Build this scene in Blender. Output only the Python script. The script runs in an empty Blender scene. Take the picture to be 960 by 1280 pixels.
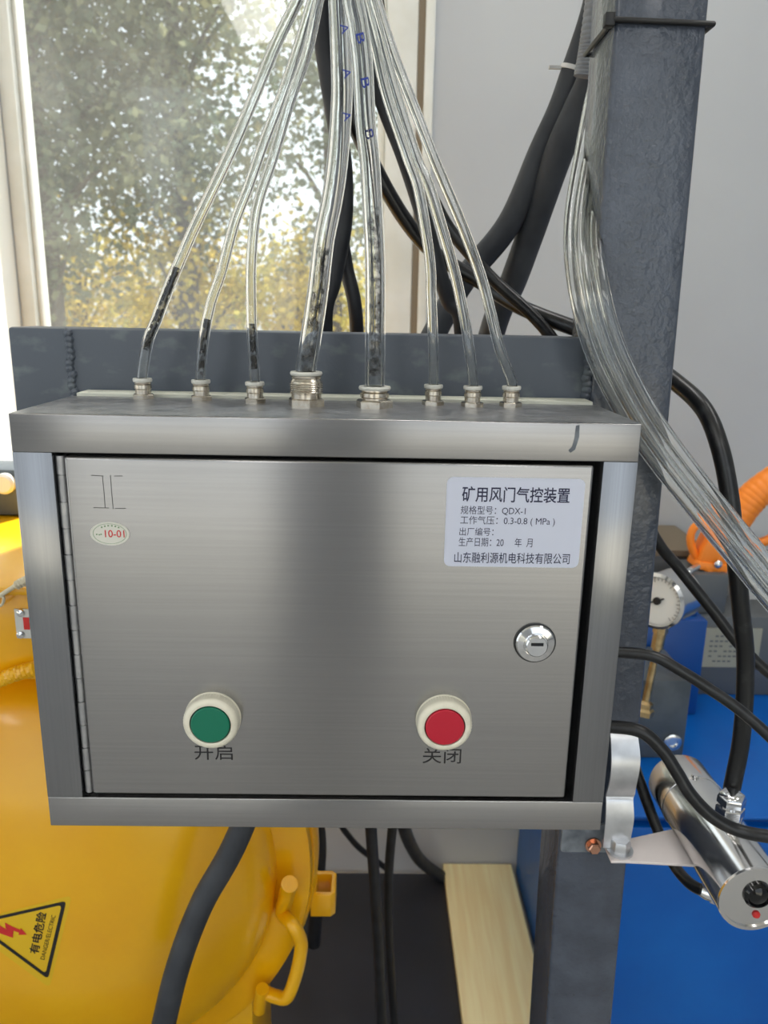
import bpy, bmesh, math, random
import numpy as np
from mathutils import Vector, Matrix, Euler

S = bpy.context.scene
COL = S.collection
random.seed(7)

# ---------------------------------------------------------------- camera, sky, sun, exposure
F = 960.0
CAM = Vector((0.0287867, -0.4844528, 1.40))
ROT = Euler((1.31793581, -0.01894171, -0.01208171), 'XYZ').to_matrix()
cd = bpy.data.cameras.new('camera')
cd.sensor_fit = 'VERTICAL'
cd.sensor_height = 36.0
cd.lens = F / 1280 * 36.0
cd.clip_start = 0.02
cd.clip_end = 200
cd.dof.use_dof = True
cd.dof.focus_distance = 0.56
cd.dof.aperture_fstop = 11
cam = bpy.data.objects.new('camera', cd)
cam.matrix_world = Matrix.Translation(CAM) @ ROT.to_4x4()
COL.objects.link(cam)
S.camera = cam

W = bpy.data.worlds.new('sky')
S.world = W
W.use_nodes = True
bg = W.node_tree.nodes['Background']
bg.inputs[0].default_value = (0.84, 0.925, 1.0, 1)
bg.inputs[1].default_value = 1.6

sd = bpy.data.lights.new('sun', 'SUN')
sd.energy = 14
sd.angle = math.radians(0.7)
sd.color = (1.0, 0.975, 0.94)
so = bpy.data.objects.new('sun', sd)
so.rotation_euler = Vector((0.26, 0.62, 0.72)).to_track_quat('Z', 'Y').to_euler()
so.location = (3, 8, 9)
COL.objects.link(so)

S.view_settings.view_transform = 'Standard'
S.view_settings.look = 'None'
S.view_settings.gamma = 1
S.view_settings.use_curve_mapping = False
S.view_settings.exposure = 0.0
S.cycles.max_bounces = 20
S.cycles.transmission_bounces = 18
S.cycles.transparent_max_bounces = 24
S.cycles.glossy_bounces = 6
S.cycles.diffuse_bounces = 5
S.cycles.caustics_reflective = False
S.cycles.caustics_refractive = False
S.cycles.sample_clamp_indirect = 6
S.cycles.use_denoising = True


def ray(x, y):
    return ROT @ Vector(((x - 480) / F, -(y - 640) / F, -1))


def at(x, y, Y):                      # the point of the place seen at a photo position, at depth Y
    d = ray(x, y)
    return CAM + d * ((Y - CAM.y) / d.y)


def atz(x, y, Z):                     # the same at height Z
    d = ray(x, y)
    return CAM + d * ((Z - CAM.z) / d.z)


# ---------------------------------------------------------------- materials
def lin(c):
    c = c / 255.0
    return c / 12.92 if c <= 0.04045 else ((c + 0.055) / 1.055) ** 2.4


def rgb(r, g, b):
    return (lin(r), lin(g), lin(b), 1)


def mat(name, col, rough=0.5, metal=0.0, col2=None, nscale=30, nstretch=(1, 1, 1), bump=0.0, bscale=200,
        bstretch=(1, 1, 1), spec=0.5, aniso=0.0, coat=0.0, rough2=None, thresh=(0.35, 0.65), bdist=0.001):
    m = bpy.data.materials.new(name)
    m.use_nodes = True
    nt = m.node_tree
    p = nt.nodes['Principled BSDF']
    p.inputs['Base Color'].default_value = col
    p.inputs['Roughness'].default_value = rough
    p.inputs['Metallic'].default_value = metal
    p.inputs['Specular IOR Level'].default_value = spec
    p.inputs['Coat Weight'].default_value = coat
    p.inputs['Coat Roughness'].default_value = 0.1
    tc = nt.nodes.new('ShaderNodeTexCoord')

    def noise(scale, st, detail=5):
        mp = nt.nodes.new('ShaderNodeMapping')
        mp.inputs['Scale'].default_value = st
        nt.links.new(tc.outputs['Object'], mp.inputs['Vector'])
        n = nt.nodes.new('ShaderNodeTexNoise')
        n.inputs['Scale'].default_value = scale
        n.inputs['Detail'].default_value = detail
        nt.links.new(mp.outputs[0], n.inputs['Vector'])
        return n
    if col2 is not None or rough2 is not None:
        n = noise(nscale, nstretch)
        mr = nt.nodes.new('ShaderNodeMapRange')
        mr.inputs[1].default_value, mr.inputs[2].default_value = thresh
        nt.links.new(n.outputs['Fac'], mr.inputs[0])
        if col2 is not None:
            mx = nt.nodes.new('ShaderNodeMix')
            mx.data_type = 'RGBA'
            mx.inputs[6].default_value = col
            mx.inputs[7].default_value = col2
            nt.links.new(mr.outputs[0], mx.inputs[0])
            nt.links.new(mx.outputs[2], p.inputs['Base Color'])
        if rough2 is not None:
            m2 = nt.nodes.new('ShaderNodeMapRange')
            m2.inputs[3].default_value, m2.inputs[4].default_value = rough, rough2
            nt.links.new(mr.outputs[0], m2.inputs[0])
            nt.links.new(m2.outputs[0], p.inputs['Roughness'])
    if bump:
        n = noise(bscale, bstretch, 3)
        b = nt.nodes.new('ShaderNodeBump')
        b.inputs['Strength'].default_value = bump
        b.inputs['Distance'].default_value = bdist
        nt.links.new(n.outputs['Fac'], b.inputs['Height'])
        nt.links.new(b.outputs[0], p.inputs['Normal'])
    if aniso:
        p.inputs['Anisotropic'].default_value = aniso
        t = nt.nodes.new('ShaderNodeTangent')
        t.direction_type = 'UV_MAP'
        t.uv_map = 'UVMap'
        nt.links.new(t.outputs[0], p.inputs['Tangent'])
    return m


M = {}
M['steel'] = mat('brushed_stainless', (0.37, 0.362, 0.358, 1), 0.26, 1.0, col2=(0.335, 0.328, 0.325, 1), nscale=9,
                 nstretch=(0.6, 8, 60), aniso=0.88, thresh=(0.3, 0.7), bump=0.04, bscale=40, bstretch=(0.5, 1, 40))
M['steel_v'] = mat('brushed_stainless_upright', (0.345, 0.35, 0.365, 1), 0.26, 1.0, col2=(0.30, 0.305, 0.32, 1), nscale=9,
                   nstretch=(60, 8, 0.6), aniso=0.88, thresh=(0.3, 0.7), bump=0.04, bscale=40, bstretch=(40, 1, 0.5))
M['steel_top'] = mat('worn_stainless', (0.55, 0.55, 0.55, 1), 0.3, 1.0, col2=(0.38, 0.38, 0.39, 1), nscale=60, rough2=0.5)
M['dark_gap'] = mat('dark_gap', rgb(18, 20, 24), 0.8)
M['chrome'] = mat('chrome', (0.78, 0.78, 0.78, 1), 0.10, 1.0)
M['polished'] = mat('polished_stainless', (0.74, 0.73, 0.72, 1), 0.11, 1.0, rough2=0.2, nscale=40)
M['nickel'] = mat('nickel_plated_brass', (0.66, 0.62, 0.54, 1), 0.26, 1.0, col2=(0.5, 0.44, 0.36, 1), nscale=250)
M['brass'] = mat('brass', (0.60, 0.45, 0.24, 1), 0.3, 1.0, col2=(0.4, 0.28, 0.13, 1), nscale=80)
M['copper'] = mat('copper_plated', (0.62, 0.33, 0.22, 1), 0.25, 1.0)
M['galv'] = mat('galvanised_sheet', (0.66, 0.67, 0.69, 1), 0.34, 1.0, col2=(0.55, 0.56, 0.58, 1), nscale=60)
M['arm'] = mat('aluminium_arm', (0.86, 0.78, 0.75, 1), 0.45, 0.4)
M['white_plastic'] = mat('white_plastic', rgb(226, 224, 214), 0.4)
M['cream'] = mat('cream_plastic', rgb(232, 226, 206), 0.38, col2=rgb(205, 200, 180), nscale=60, thresh=(0.5, 0.75))
M['green'] = mat('green_button', rgb(0, 112, 84), 0.4)
M['red'] = mat('red_button', rgb(190, 22, 48), 0.4)
M['black'] = mat('black_plastic', rgb(14, 14, 15), 0.4)
M['rubber'] = mat('black_rubber_hose', rgb(40, 42, 47), 0.55, col2=rgb(26, 28, 33), nscale=40)
M['rubber_grey'] = mat('thick_rubber_hose', rgb(60, 63, 68), 0.6, col2=rgb(44, 47, 53), nscale=25)
M['cable'] = mat('black_pvc_cable', rgb(20, 21, 23), 0.32, col2=rgb(52, 53, 54), nscale=70, thresh=(0.55, 0.8))
M['wrap'] = mat('spiral_wrap', rgb(150, 153, 158), 0.6, col2=rgb(120, 123, 128), nscale=50)
M['post'] = mat('grey_hammered_paint', rgb(72, 79, 92), 0.24, col2=rgb(62, 69, 81), nscale=30, bump=1.0, bscale=150,
                coat=0.45, bdist=0.0022)
M['post_bare'] = mat('scuffed_grey_paint', rgb(120, 126, 132), 0.45, col2=rgb(82, 88, 96), nscale=70)
M['beam'] = mat('grey_brushed_paint', rgb(80, 87, 97), 0.42, col2=rgb(122, 130, 130), nscale=38, nstretch=(1, 1, 1.6),
                thresh=(0.56, 0.86), bump=0.3, bscale=120)
M['yellow'] = mat('yellow_enamel', rgb(240, 180, 8), 0.28, col2=rgb(234, 168, 6), nscale=8, coat=0.25)
M['sign_yellow'] = mat('sign_yellow', rgb(228, 184, 24), 0.4)
M['ink'] = mat('black_ink', rgb(22, 20, 22), 0.6)
M['ink_blue'] = mat('dark_blue_ink', rgb(30, 32, 66), 0.6)
M['print_blue'] = mat('blue_print', rgb(24, 52, 150), 0.6)
M['marker'] = mat('marker_pen', rgb(62, 58, 60), 0.6)
M['sign_red'] = mat('sign_red', rgb(205, 40, 38), 0.5)
M['green_print'] = mat('green_print', rgb(120, 150, 110), 0.6)
M['label_white'] = mat('label_film', rgb(206, 210, 226), 0.35)
M['sticker'] = mat('sticker_paper', rgb(218, 216, 205), 0.45)
M['wall'] = mat('painted_wall', rgb(184, 188, 192), 0.6, col2=rgb(178, 182, 187), nscale=3)
M['wall_white'] = mat('white_plaster', rgb(240, 239, 234), 0.7)
M['upvc'] = mat('window_profile', rgb(224, 226, 222), 0.35, col2=rgb(212, 213, 206), nscale=12)
M['seal'] = mat('brown_seal', rgb(120, 108, 90), 0.7)
M['concrete'] = mat('concrete_floor', rgb(176, 174, 170), 0.55, col2=rgb(158, 156, 152), nscale=4)
M['mat'] = mat('black_rubber_mat', rgb(46, 47, 54), 0.5, col2=rgb(38, 39, 45), nscale=6)
M['wood'] = mat('pale_pine', rgb(255, 240, 188), 0.5, col2=rgb(246, 222, 164), nscale=5, nstretch=(14, 0.8, 14))
M['blue'] = mat('blue_enamel', rgb(6, 98, 184), 0.34, col2=rgb(0, 86, 172), nscale=5, spec=0.35)
M['blue_dark'] = mat('blue_enamel_dark', rgb(12, 70, 140), 0.4)
M['iron'] = mat('grey_iron', rgb(84, 92, 98), 0.5, col2=rgb(66, 74, 80), nscale=20)
M['plate_grey'] = mat('dark_grey_paint', rgb(88, 92, 94), 0.5)
M['plate_tan'] = mat('tan_nameplate', rgb(158, 156, 138), 0.45)
M['motor_grey'] = mat('light_grey_paint', rgb(178, 180, 180), 0.5)
M['orange'] = mat('orange_plastic', rgb(250, 140, 38), 0.42)
M['dial'] = mat('dial_white', rgb(238, 238, 234), 0.5)
M['lens'] = mat('black_lens', rgb(6, 6, 8), 0.06)
M['face'] = mat('sensor_face', rgb(246, 238, 226), 0.45)
M['soil'] = mat('pale_ground', rgb(196, 190, 176), 0.9, col2=rgb(172, 166, 146), nscale=0.6)
M['bark'] = mat('bark', rgb(76, 66, 56), 0.9, col2=rgb(56, 48, 42), nscale=12)
M['building'] = mat('pale_building', rgb(214, 216, 220), 0.8)
M['foam'] = mat('pale_foam', rgb(222, 222, 206), 0.8)
M['tape'] = mat('white_tie', rgb(220, 220, 218), 0.5)
M['rope'] = mat('rope', rgb(206, 196, 170), 0.9)
M['metal_tag'] = mat('tin_tag', (0.62, 0.62, 0.60, 1), 0.4, 1.0)


def leafmat(name, c1, c2):
    m = bpy.data.materials.new(name)
    m.use_nodes = True
    nt = m.node_tree
    for n in list(nt.nodes):
        nt.nodes.remove(n)
    out = nt.nodes.new('ShaderNodeOutputMaterial')
    d = nt.nodes.new('ShaderNodeBsdfDiffuse')
    t = nt.nodes.new('ShaderNodeBsdfTranslucent')
    mix = nt.nodes.new('ShaderNodeMixShader')
    mix.inputs[0].default_value = 0.4
    tc = nt.nodes.new('ShaderNodeTexCoord')
    n = nt.nodes.new('ShaderNodeTexNoise')
    n.inputs['Scale'].default_value = 2.2
    n.inputs['Detail'].default_value = 6
    mr = nt.nodes.new('ShaderNodeMapRange')
    mr.inputs[1].default_value, mr.inputs[2].default_value = 0.4, 0.68
    mx = nt.nodes.new('ShaderNodeMix')
    mx.data_type = 'RGBA'
    mx.inputs[6].default_value = c1
    mx.inputs[7].default_value = c2
    L = nt.links.new
    L(tc.outputs['Object'], n.inputs['Vector'])
    L(n.outputs['Fac'], mr.inputs[0])
    L(mr.outputs[0], mx.inputs[0])
    L(mx.outputs[2], d.inputs[0])
    L(mx.outputs[2], t.inputs[0])
    L(d.outputs[0], mix.inputs[1])
    L(t.outputs[0], mix.inputs[2])
    L(mix.outputs[0], out.inputs[0])
    return m


M['leaf'] = leafmat('green_leaves', rgb(100, 109, 86), rgb(132, 126, 86))
M['leaf_dark'] = leafmat('dark_leaves', rgb(90, 101, 84), rgb(122, 122, 92))
M['leaf_yellow'] = leafmat('yellow_leaves', rgb(196, 172, 78), rgb(150, 148, 78))


def glass_dirty():
    m = bpy.data.materials.new('dusty_window_glass')
    m.use_nodes = True
    nt = m.node_tree
    for n in list(nt.nodes):
        nt.nodes.remove(n)
    L = nt.links.new
    out = nt.nodes.new('ShaderNodeOutputMaterial')
    tr = nt.nodes.new('ShaderNodeBsdfTransparent')
    tr.inputs[0].default_value = (0.96, 0.97, 0.96, 1)
    tl = nt.nodes.new('ShaderNodeBsdfTranslucent')
    tl.inputs[0].default_value = (0.93, 0.92, 0.86, 1)
    gl = nt.nodes.new('ShaderNodeBsdfGlossy')
    gl.inputs['Roughness'].default_value = 0.02
    lw = nt.nodes.new('ShaderNodeLayerWeight')
    lw.inputs[0].default_value = 0.5
    pw = nt.nodes.new('ShaderNodeMath')
    pw.operation = 'POWER'
    pw.inputs[1].default_value = 4
    L(lw.outputs['Facing'], pw.inputs[0])
    fr = nt.nodes.new('ShaderNodeMath')
    fr.operation = 'MULTIPLY_ADD'
    fr.inputs[1].default_value = 0.7
    fr.inputs[2].default_value = 0.03
    L(pw.outputs[0], fr.inputs[0])
    tc = nt.nodes.new('ShaderNodeTexCoord')
    n = nt.nodes.new('ShaderNodeTexNoise')
    n.inputs['Scale'].default_value = 4
    n.inputs['Detail'].default_value = 8
    L(tc.outputs['Object'], n.inputs['Vector'])
    mr = nt.nodes.new('ShaderNodeMapRange')
    mr.inputs[1].default_value, mr.inputs[2].default_value = 0.35, 0.7
    mr.inputs[3].default_value, mr.inputs[4].default_value = 0.014, 0.04
    L(n.outputs['Fac'], mr.inputs[0])
    m1 = nt.nodes.new('ShaderNodeMixShader')
    L(mr.outputs[0], m1.inputs[0])
    L(tr.outputs[0], m1.inputs[1])
    L(tl.outputs[0], m1.inputs[2])
    m2 = nt.nodes.new('ShaderNodeMixShader')
    L(fr.outputs[0], m2.inputs[0])
    L(m1.outputs[0], m2.inputs[1])
    L(gl.outputs[0], m2.inputs[2])
    L(m2.outputs[0], out.inputs[0])
    return m


M['pane'] = glass_dirty()


def clear_tube_mat():
    m = bpy.data.materials.new('clear_polyurethane')
    m.use_nodes = True
    p = m.node_tree.nodes['Principled BSDF']
    p.inputs['Base Color'].default_value = (0.97, 0.98, 0.97, 1)
    p.inputs['Transmission Weight'].default_value = 1
    p.inputs['Roughness'].default_value = 0.03
    p.inputs['IOR'].default_value = 1.42
    return m


M['clear'] = clear_tube_mat()


def soot_mat(name, col, lo, hi):
    m = bpy.data.materials.new(name)
    m.use_nodes = True
    nt = m.node_tree
    p = nt.nodes['Principled BSDF']
    p.inputs['Base Color'].default_value = col
    p.inputs['Roughness'].default_value = 0.6
    tc = nt.nodes.new('ShaderNodeTexCoord')
    n = nt.nodes.new('ShaderNodeTexNoise')
    n.inputs['Scale'].default_value = 190
    n.inputs['Detail'].default_value = 4
    mr = nt.nodes.new('ShaderNodeMapRange')
    mr.inputs[1].default_value, mr.inputs[2].default_value = lo, hi
    nt.links.new(tc.outputs['Object'], n.inputs['Vector'])
    nt.links.new(n.outputs['Fac'], mr.inputs[0])
    nt.links.new(mr.outputs[0], p.inputs['Alpha'])
    return m


M['soot'] = soot_mat('soot_film', rgb(44, 40, 40), 0.40, 0.54)
M['soot_light'] = soot_mat('grey_film', rgb(92, 86, 84), 0.45, 0.7)


# ---------------------------------------------------------------- mesh helpers
class MB:
    def __init__(self):
        self.v, self.f, self.mi, self.uv = [], [], [], {}

    def add(self, vs, fs, mi=0):
        o = len(self.v)
        self.v += [tuple(p) for p in vs]
        self.f += [tuple(i + o for i in f) for f in fs]
        self.mi += [mi] * len(fs)

    def box(self, a, b, mi=0):
        x0, y0, z0 = (min(a[i], b[i]) for i in range(3))
        x1, y1, z1 = (max(a[i], b[i]) for i in range(3))
        self.add([(x0, y0, z0), (x1, y0, z0), (x1, y1, z0), (x0, y1, z0), (x0, y0, z1), (x1, y0, z1), (x1, y1, z1), (x0, y1, z1)],
                 [(0, 3, 2, 1), (4, 5, 6, 7), (0, 1, 5, 4), (1, 2, 6, 5), (2, 3, 7, 6), (3, 0, 4, 7)], mi)
        return self

    def lathe(self, prof, o=(0, 0, 0), axis=(0, 0, 1), n=32, mi=0, knurl=None, closed=False):
        w = Vector(axis).normalized()
        u = w.orthogonal().normalized()
        if abs(w.z) < 0.9:
            u = Vector((0, 0, 1)).cross(w).normalized()
        t = w.cross(u)
        o = Vector(o)
        vs, fs = [], []
        for k, (r, h) in enumerate(prof):
            for i in range(n):
                a = 2 * math.pi * i / n
                rr = r
                if knurl and k in knurl[0] and i % 2:
                    rr = r - knurl[1]
                vs.append(o + w * h + (u * math.cos(a) + t * math.sin(a)) * rr)
        P = len(prof)
        for k in range(P - 1 if not closed else P):
            k2 = (k + 1) % P
            for i in range(n):
                j = (i + 1) % n
                fs.append((k * n + i, k * n + j, k2 * n + j, k2 * n + i))
        if not closed:
            if prof[0][0] > 1e-6:
                fs.append(tuple(range(n))[::-1])
            if prof[-1][0] > 1e-6:
                fs.append(tuple((P - 1) * n + i for i in range(n)))
        self.add(vs, fs, mi)
        return self

    def cyl(self, a, b, r, r2=None, n=24, mi=0):
        a, b = Vector(a), Vector(b)
        return self.lathe([(r, 0), (r if r2 is None else r2, (b - a).length)], a, b - a, n, mi)

    def prism(self, poly, o, u, v, w, mi=0):          # poly in (u, v), extruded along vector w
        o, u, v, w = Vector(o), Vector(u), Vector(v), Vector(w)
        n = len(poly)
        vs = [o + u * p[0] + v * p[1] for p in poly] + [o + u * p[0] + v * p[1] + w for p in poly]
        fs = [tuple(range(n)), tuple(range(2 * n - 1, n - 1, -1))]
        fs += [(i, i + n, (i + 1) % n + n, (i + 1) % n) for i in range(n)]
        self.add(vs, fs, mi)
        return self

    def sweep(self, path, r, n=12, mi=0, caps=True, inner=None):
        P = [Vector(p) for p in path]
        N = len(P)
        rr = r if callable(r) else (lambda t: r)
        T = [(P[min(i + 1, N - 1)] - P[max(i - 1, 0)]).normalized() for i in range(N)]
        nrm = T[0].orthogonal().normalized()
        fr = []
        for i in range(N):
            nrm = (nrm - T[i] * nrm.dot(T[i])).normalized()
            fr.append((nrm.copy(), T[i].cross(nrm)))

        def ringset(k):
            vs = []
            for i in range(N):
                q = rr(i / (N - 1)) * k
                for j in range(n):
                    a = 2 * math.pi * j / n
                    vs.append(P[i] + (fr[i][0] * math.cos(a) + fr[i][1] * math.sin(a)) * q)
            return vs
        vs = ringset(1)
        fs = []
        for i in range(N - 1):
            for j in range(n):
                k = (j + 1) % n
                fs.append((i * n + j, i * n + k, (i + 1) * n + k, (i + 1) * n + j))
        if inner:
            o = len(vs)
            vs += ringset(inner)
            for i in range(N - 1):
                for j in range(n):
                    k = (j + 1) % n
                    fs.append((o + i * n + k, o + i * n + j, o + (i + 1) * n + j, o + (i + 1) * n + k))
            for j in range(n):
                k = (j + 1) % n
                fs.append((j, o + j, o + k, k))
                b = (N - 1) * n
                fs.append((b + k, o + b + k, o + b + j, b + j))
        elif caps:
            fs.append(tuple(range(n))[::-1])
            fs.append(tuple((N - 1) * n + j for j in range(n)))
        self.add(vs, fs, mi)
        return self

    def build(self, name, mats, parent=None, bevel=0, seg=2, sharp=35, uvfun=None, fix=True):
        me = bpy.data.meshes.new(name)
        me.from_pydata(self.v, [], self.f)
        if not isinstance(mats, (list, tuple)):
            mats = [mats]
        for m in mats:
            me.materials.append(m)
        me.polygons.foreach_set('material_index', self.mi)
        bm = bmesh.new()
        bm.from_mesh(me)
        if fix:
            bmesh.ops.recalc_face_normals(bm, faces=bm.faces)
        if bevel:
            es = [e for e in bm.edges if len(e.link_faces) == 2 and e.calc_face_angle(0) > 0.5]
            bmesh.ops.bevel(bm, geom=es, offset=bevel, segments=seg, affect='EDGES', profile=0.5, clamp_overlap=True)
        if uvfun:
            uvl = bm.loops.layers.uv.new('UVMap')
            for f in bm.faces:
                for l in f.loops:
                    l[uvl].uv = uvfun(l.vert.co, f)
        for f in bm.faces:
            f.smooth = True
        bm.to_mesh(me)
        bm.free()
        me.set_sharp_from_angle(angle=math.radians(sharp))
        ob = bpy.data.objects.new(name, me)
        COL.objects.link(ob)
        if parent is not None:
            ob.parent = parent
        return ob


def rel(parent, ob):                     # keep world place while the parent stands elsewhere
    ob.matrix_parent_inverse = Matrix.Translation(-parent.location)
    return ob


class Thing:
    """an Empty at the base of a thing, with its parts and sub-parts"""

    def __init__(self, name, label, cat, loc=(0, 0, 0), group=None):
        self.o = bpy.data.objects.new(name, None)
        self.o.empty_display_size = 0.02
        self.o.location = loc
        COL.objects.link(self.o)
        tag(self.o, label, cat, group)

    def part(self, name, mb, m, label=None, under=None, **k):
        ob = mb.build(name, m, None, **k)
        if under is None:
            ob.parent = self.o
            ob.matrix_parent_inverse = Matrix.Translation(-self.o.location)
        else:
            ob.parent = under
        if label:
            ob['label'] = label
        return ob


def tag(o, label, cat, group=None):
    o['label'] = label
    o['category'] = cat
    if group:
        o['group'] = group
    return o


def struct(name, mb, m, parent=None, **k):
    ob = mb.build(name, m, parent, **k)
    if parent is None:
        ob['kind'] = 'structure'
    return ob


def spline(pts, step=8):                 # Catmull-Rom through the points
    P = [Vector(p) for p in pts]
    P = [P[0] * 2 - P[1]] + P + [P[-1] * 2 - P[-2]]
    out = []
    for i in range(1, len(P) - 2):
        a, b, c, d = P[i - 1:i + 3]
        for s in range(step):
            t = s / step
            out.append(0.5 * (2 * b + (c - a) * t + (2 * a - 5 * b + 4 * c - d) * t * t + (3 * b - a - 3 * c + d) * t ** 3))
    out.append(P[-2])
    return out


def px_path(pts, step=8):                # (photo x, photo y, depth) points
    return spline([at(*p) for p in pts], step)


def rrect(w, h, r, n=5):
    out = []
    for cx, cy, a0 in ((w - r, r, -90), (w - r, h - r, 0), (r, h - r, 90), (r, r, 180)):
        for i in range(n + 1):
            a = math.radians(a0 + 90 * i / n)
            out.append((cx + r * math.cos(a), cy + r * math.sin(a)))
    return out


def stroke(mb, pts, o, u, v, w, width, mi=0):      # flat pen stroke made of short bars
    for a, b in zip(pts[:-1], pts[1:]):
        a, b = Vector(a), Vector(b)
        d = (b - a)
        if d.length < 1e-9:
            continue
        d.normalize()
        q = Vector((-d.y, d.x)) * width / 2
        mb.prism([a - q - d * width * 0.3, b - q + d * width * 0.3, b + q + d * width * 0.3, a + q - d * width * 0.3], o, u, v, w, mi)


def text_mb(s, o, u, v, w, width, height, bold=0.0, mi=0, mb=None, shear=0.0):
    """writing fitted into a width x height field at o, along unit vectors u and v, thickness vector w"""
    cu = bpy.data.curves.new('writing', 'FONT')
    cu.body = s
    cu.size = 1
    cu.offset = bold
    cu.resolution_u = 4
    cu.shear = shear
    ob = bpy.data.objects.new('writing', cu)
    COL.objects.link(ob)
    dg = bpy.context.evaluated_depsgraph_get()
    me = bpy.data.meshes.new_from_object(ob.evaluated_get(dg))
    bpy.data.objects.remove(ob)
    mb = mb or MB()
    if len(me.vertices) == 0:
        return mb
    co = [p.co.copy() for p in me.vertices]
    x0, x1 = min(c.x for c in co), max(c.x for c in co)
    y0, y1 = min(c.y for c in co), max(c.y for c in co)
    o, u, v, w = Vector(o), Vector(u), Vector(v), Vector(w)
    vs = [o + u * ((c.x - x0) / (x1 - x0) * width) + v * ((c.y - y0) / (y1 - y0) * height) + w for c in co]
    mb.add(vs, [tuple(p.vertices) for p in me.polygons], mi)
    bpy.data.meshes.remove(me)
    return mb


X, Z, NY = Vector((1, 0, 0)), Vector((0, 0, 1)), Vector((0, -1, 0))

# ---------------------------------------------------------------- the room
YW = 1.205                                # inner face of the window wall
WX0, WX1, WZ0, WZ1 = -0.722, 0.045, 1.02, 2.35
LAMP = 9.0
LAMPS = [(-0.80, -2.95, 'flat ceiling lamp left of the middle near the rear gates'), (-2.42, -2.95, 'flat ceiling lamp at the far left near the rear gates'),
         (1.2, -2.95, 'added flat ceiling lamp on the right near the rear gates'), (0.25, 0.5, 'added flat ceiling lamp brightening the space between tank and cabinet'),
         (1.5, -0.3, 'added flat ceiling lamp above the blue cabinet')]
HX, HY, HZ = 3.2, -3.6, 3.4               # hall: half width, rear wall, ceiling

mb = MB()
mb.box((-HX, HY, -0.12), (HX, YW + 0.12, 0))
struct('floor', mb, M['concrete'])

mb = MB()
mb.box((WX0, YW, 0), (WX1 + 0.075, YW + 0.12, WZ0))
mb.box((WX0, YW, WZ1), (WX1 + 0.075, YW + 0.12, HZ))
mb.box((WX1 + 0.075, YW, 0), (HX, YW + 0.12, HZ))
mb.box((-HX, YW, 0), (WX0, YW + 0.12, HZ))
struct('wall_back', mb, M['wall'])

mb = MB()
mb.box((WX0 - 0.10, 0.30, 0), (WX0, YW, HZ))
struct('wall_left', mb, M['wall_white'])
mb = MB()
mb.box((-HX, HY, HZ), (HX, YW + 0.12, HZ + 0.1))
struct('ceiling', mb, M['wall_white'])
mb = MB()
mb.box((HX, HY, 0), (HX + 0.1, YW + 0.12, HZ))
struct('wall_right', mb, M['wall'])
mb = MB()
mb.box((-HX - 0.1, HY, 0), (-HX, -2.6, HZ))
mb.box((-HX - 0.1, 0.3, 0), (-HX, YW + 0.12, HZ))
mb.box((-HX - 0.1, -2.6, 0), (-HX, 0.3, 0.4))
mb.box((-HX - 0.1, -2.6, 2.9), (-HX, 0.3, HZ))
struct('wall_far_left', mb, M['wall'])
# unseen rear wall: gates widened for daylight, pier added to darken the steel's reflection
mb = MB()
mb.box((-HX, HY - 0.15, 0), (-2.75, HY, HZ))
mb.box((-0.62, HY - 0.15, 0), (0.30, HY, HZ))
mb.box((2.75, HY - 0.15, 0), (HX, HY, HZ))
mb.box((-HX, HY - 0.15, 3.1), (HX, HY, HZ))
struct('wall_rear', mb, M['wall'])

# flat lamps: rear left pair mirrored in the window, the rest added for light
def emit(name, col, k):
    m = bpy.data.materials.new(name)
    m.use_nodes = True
    p = m.node_tree.nodes['Principled BSDF']
    p.inputs['Base Color'].default_value = (0.8, 0.8, 0.8, 1)
    p.inputs['Emission Color'].default_value = col
    p.inputs['Emission Strength'].default_value = k
    return m


M['lamp'] = emit('lamp_diffuser', (1.0, 0.985, 0.96, 1), LAMP)
for lx, ly, lab in LAMPS:
    tl = Thing('ceiling_light', lab, 'ceiling light', (lx, ly, HZ - .03), 'flat ceiling lights')
    mb = MB()
    mb.box((lx - .23, ly - .61, HZ - .03), (lx + .23, ly + .61, HZ))
    tl.part('frame', mb, M['upvc'], bevel=.004)
    mb = MB()
    mb.box((lx - .21, ly - .585, HZ - .034), (lx + .21, ly + .585, HZ - .028))
    tl.part('diffuser', mb, M['lamp'])

# window in the back wall
wf = MB()
G = YW + 0.05
wf.box((WX0, YW + 0.005, WZ0), (WX0 + 0.030, YW + 0.075, WZ1))            # left profile
wf.box((WX0 + 0.030, YW + 0.025, WZ0), (WX0 + 0.038, YW + 0.065, WZ1))
wf.box((WX1 - 0.016, YW + 0.025, WZ0), (WX1, YW + 0.065, WZ1))
wf.box((WX1, YW + 0.0, WZ0), (WX1 + 0.062, YW + 0.075, WZ1))              # right profile
wf.box((WX0 + 0.030, YW + 0.005, WZ0), (WX1, YW + 0.075, WZ0 + 0.05))
wf.box((WX0 + 0.030, YW + 0.005, WZ1 - 0.05), (WX1, YW + 0.075, WZ1))
win = struct('window_1', wf, M['upvc'], bevel=0.003)
mb = MB()
mb.box((WX0 + 0.034, G, WZ0 + 0.045), (WX1 - 0.01, G + 0.005, WZ1 - 0.045))
mb.build('pane', M['pane'], win)
mb = MB()
mb.box((WX1 + 0.062, YW - 0.002, WZ0), (WX1 + 0.075, YW + 0.07, WZ1))
mb.build('seal', M['seal'], win)
mb = MB()
mb.box((WX1 + 0.075, YW - 0.008, WZ0 - 0.02), (WX1 + 0.094, YW, WZ1 + 0.02))
struct('trim_1', mb, M['upvc'], bevel=0.002)

# ---------------------------------------------------------------- outside
mb = MB()
mb.box((-30, YW + 0.12, -0.5), (30, 60, -0.3))
g = struct('ground', mb, M['soil'])
g['kind'] = 'structure'
mb = MB()
mb.box((-30, -40, -0.5), (30, HY - 0.15, -0.05))
struct('forecourt', mb, M['soil'])


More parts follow.
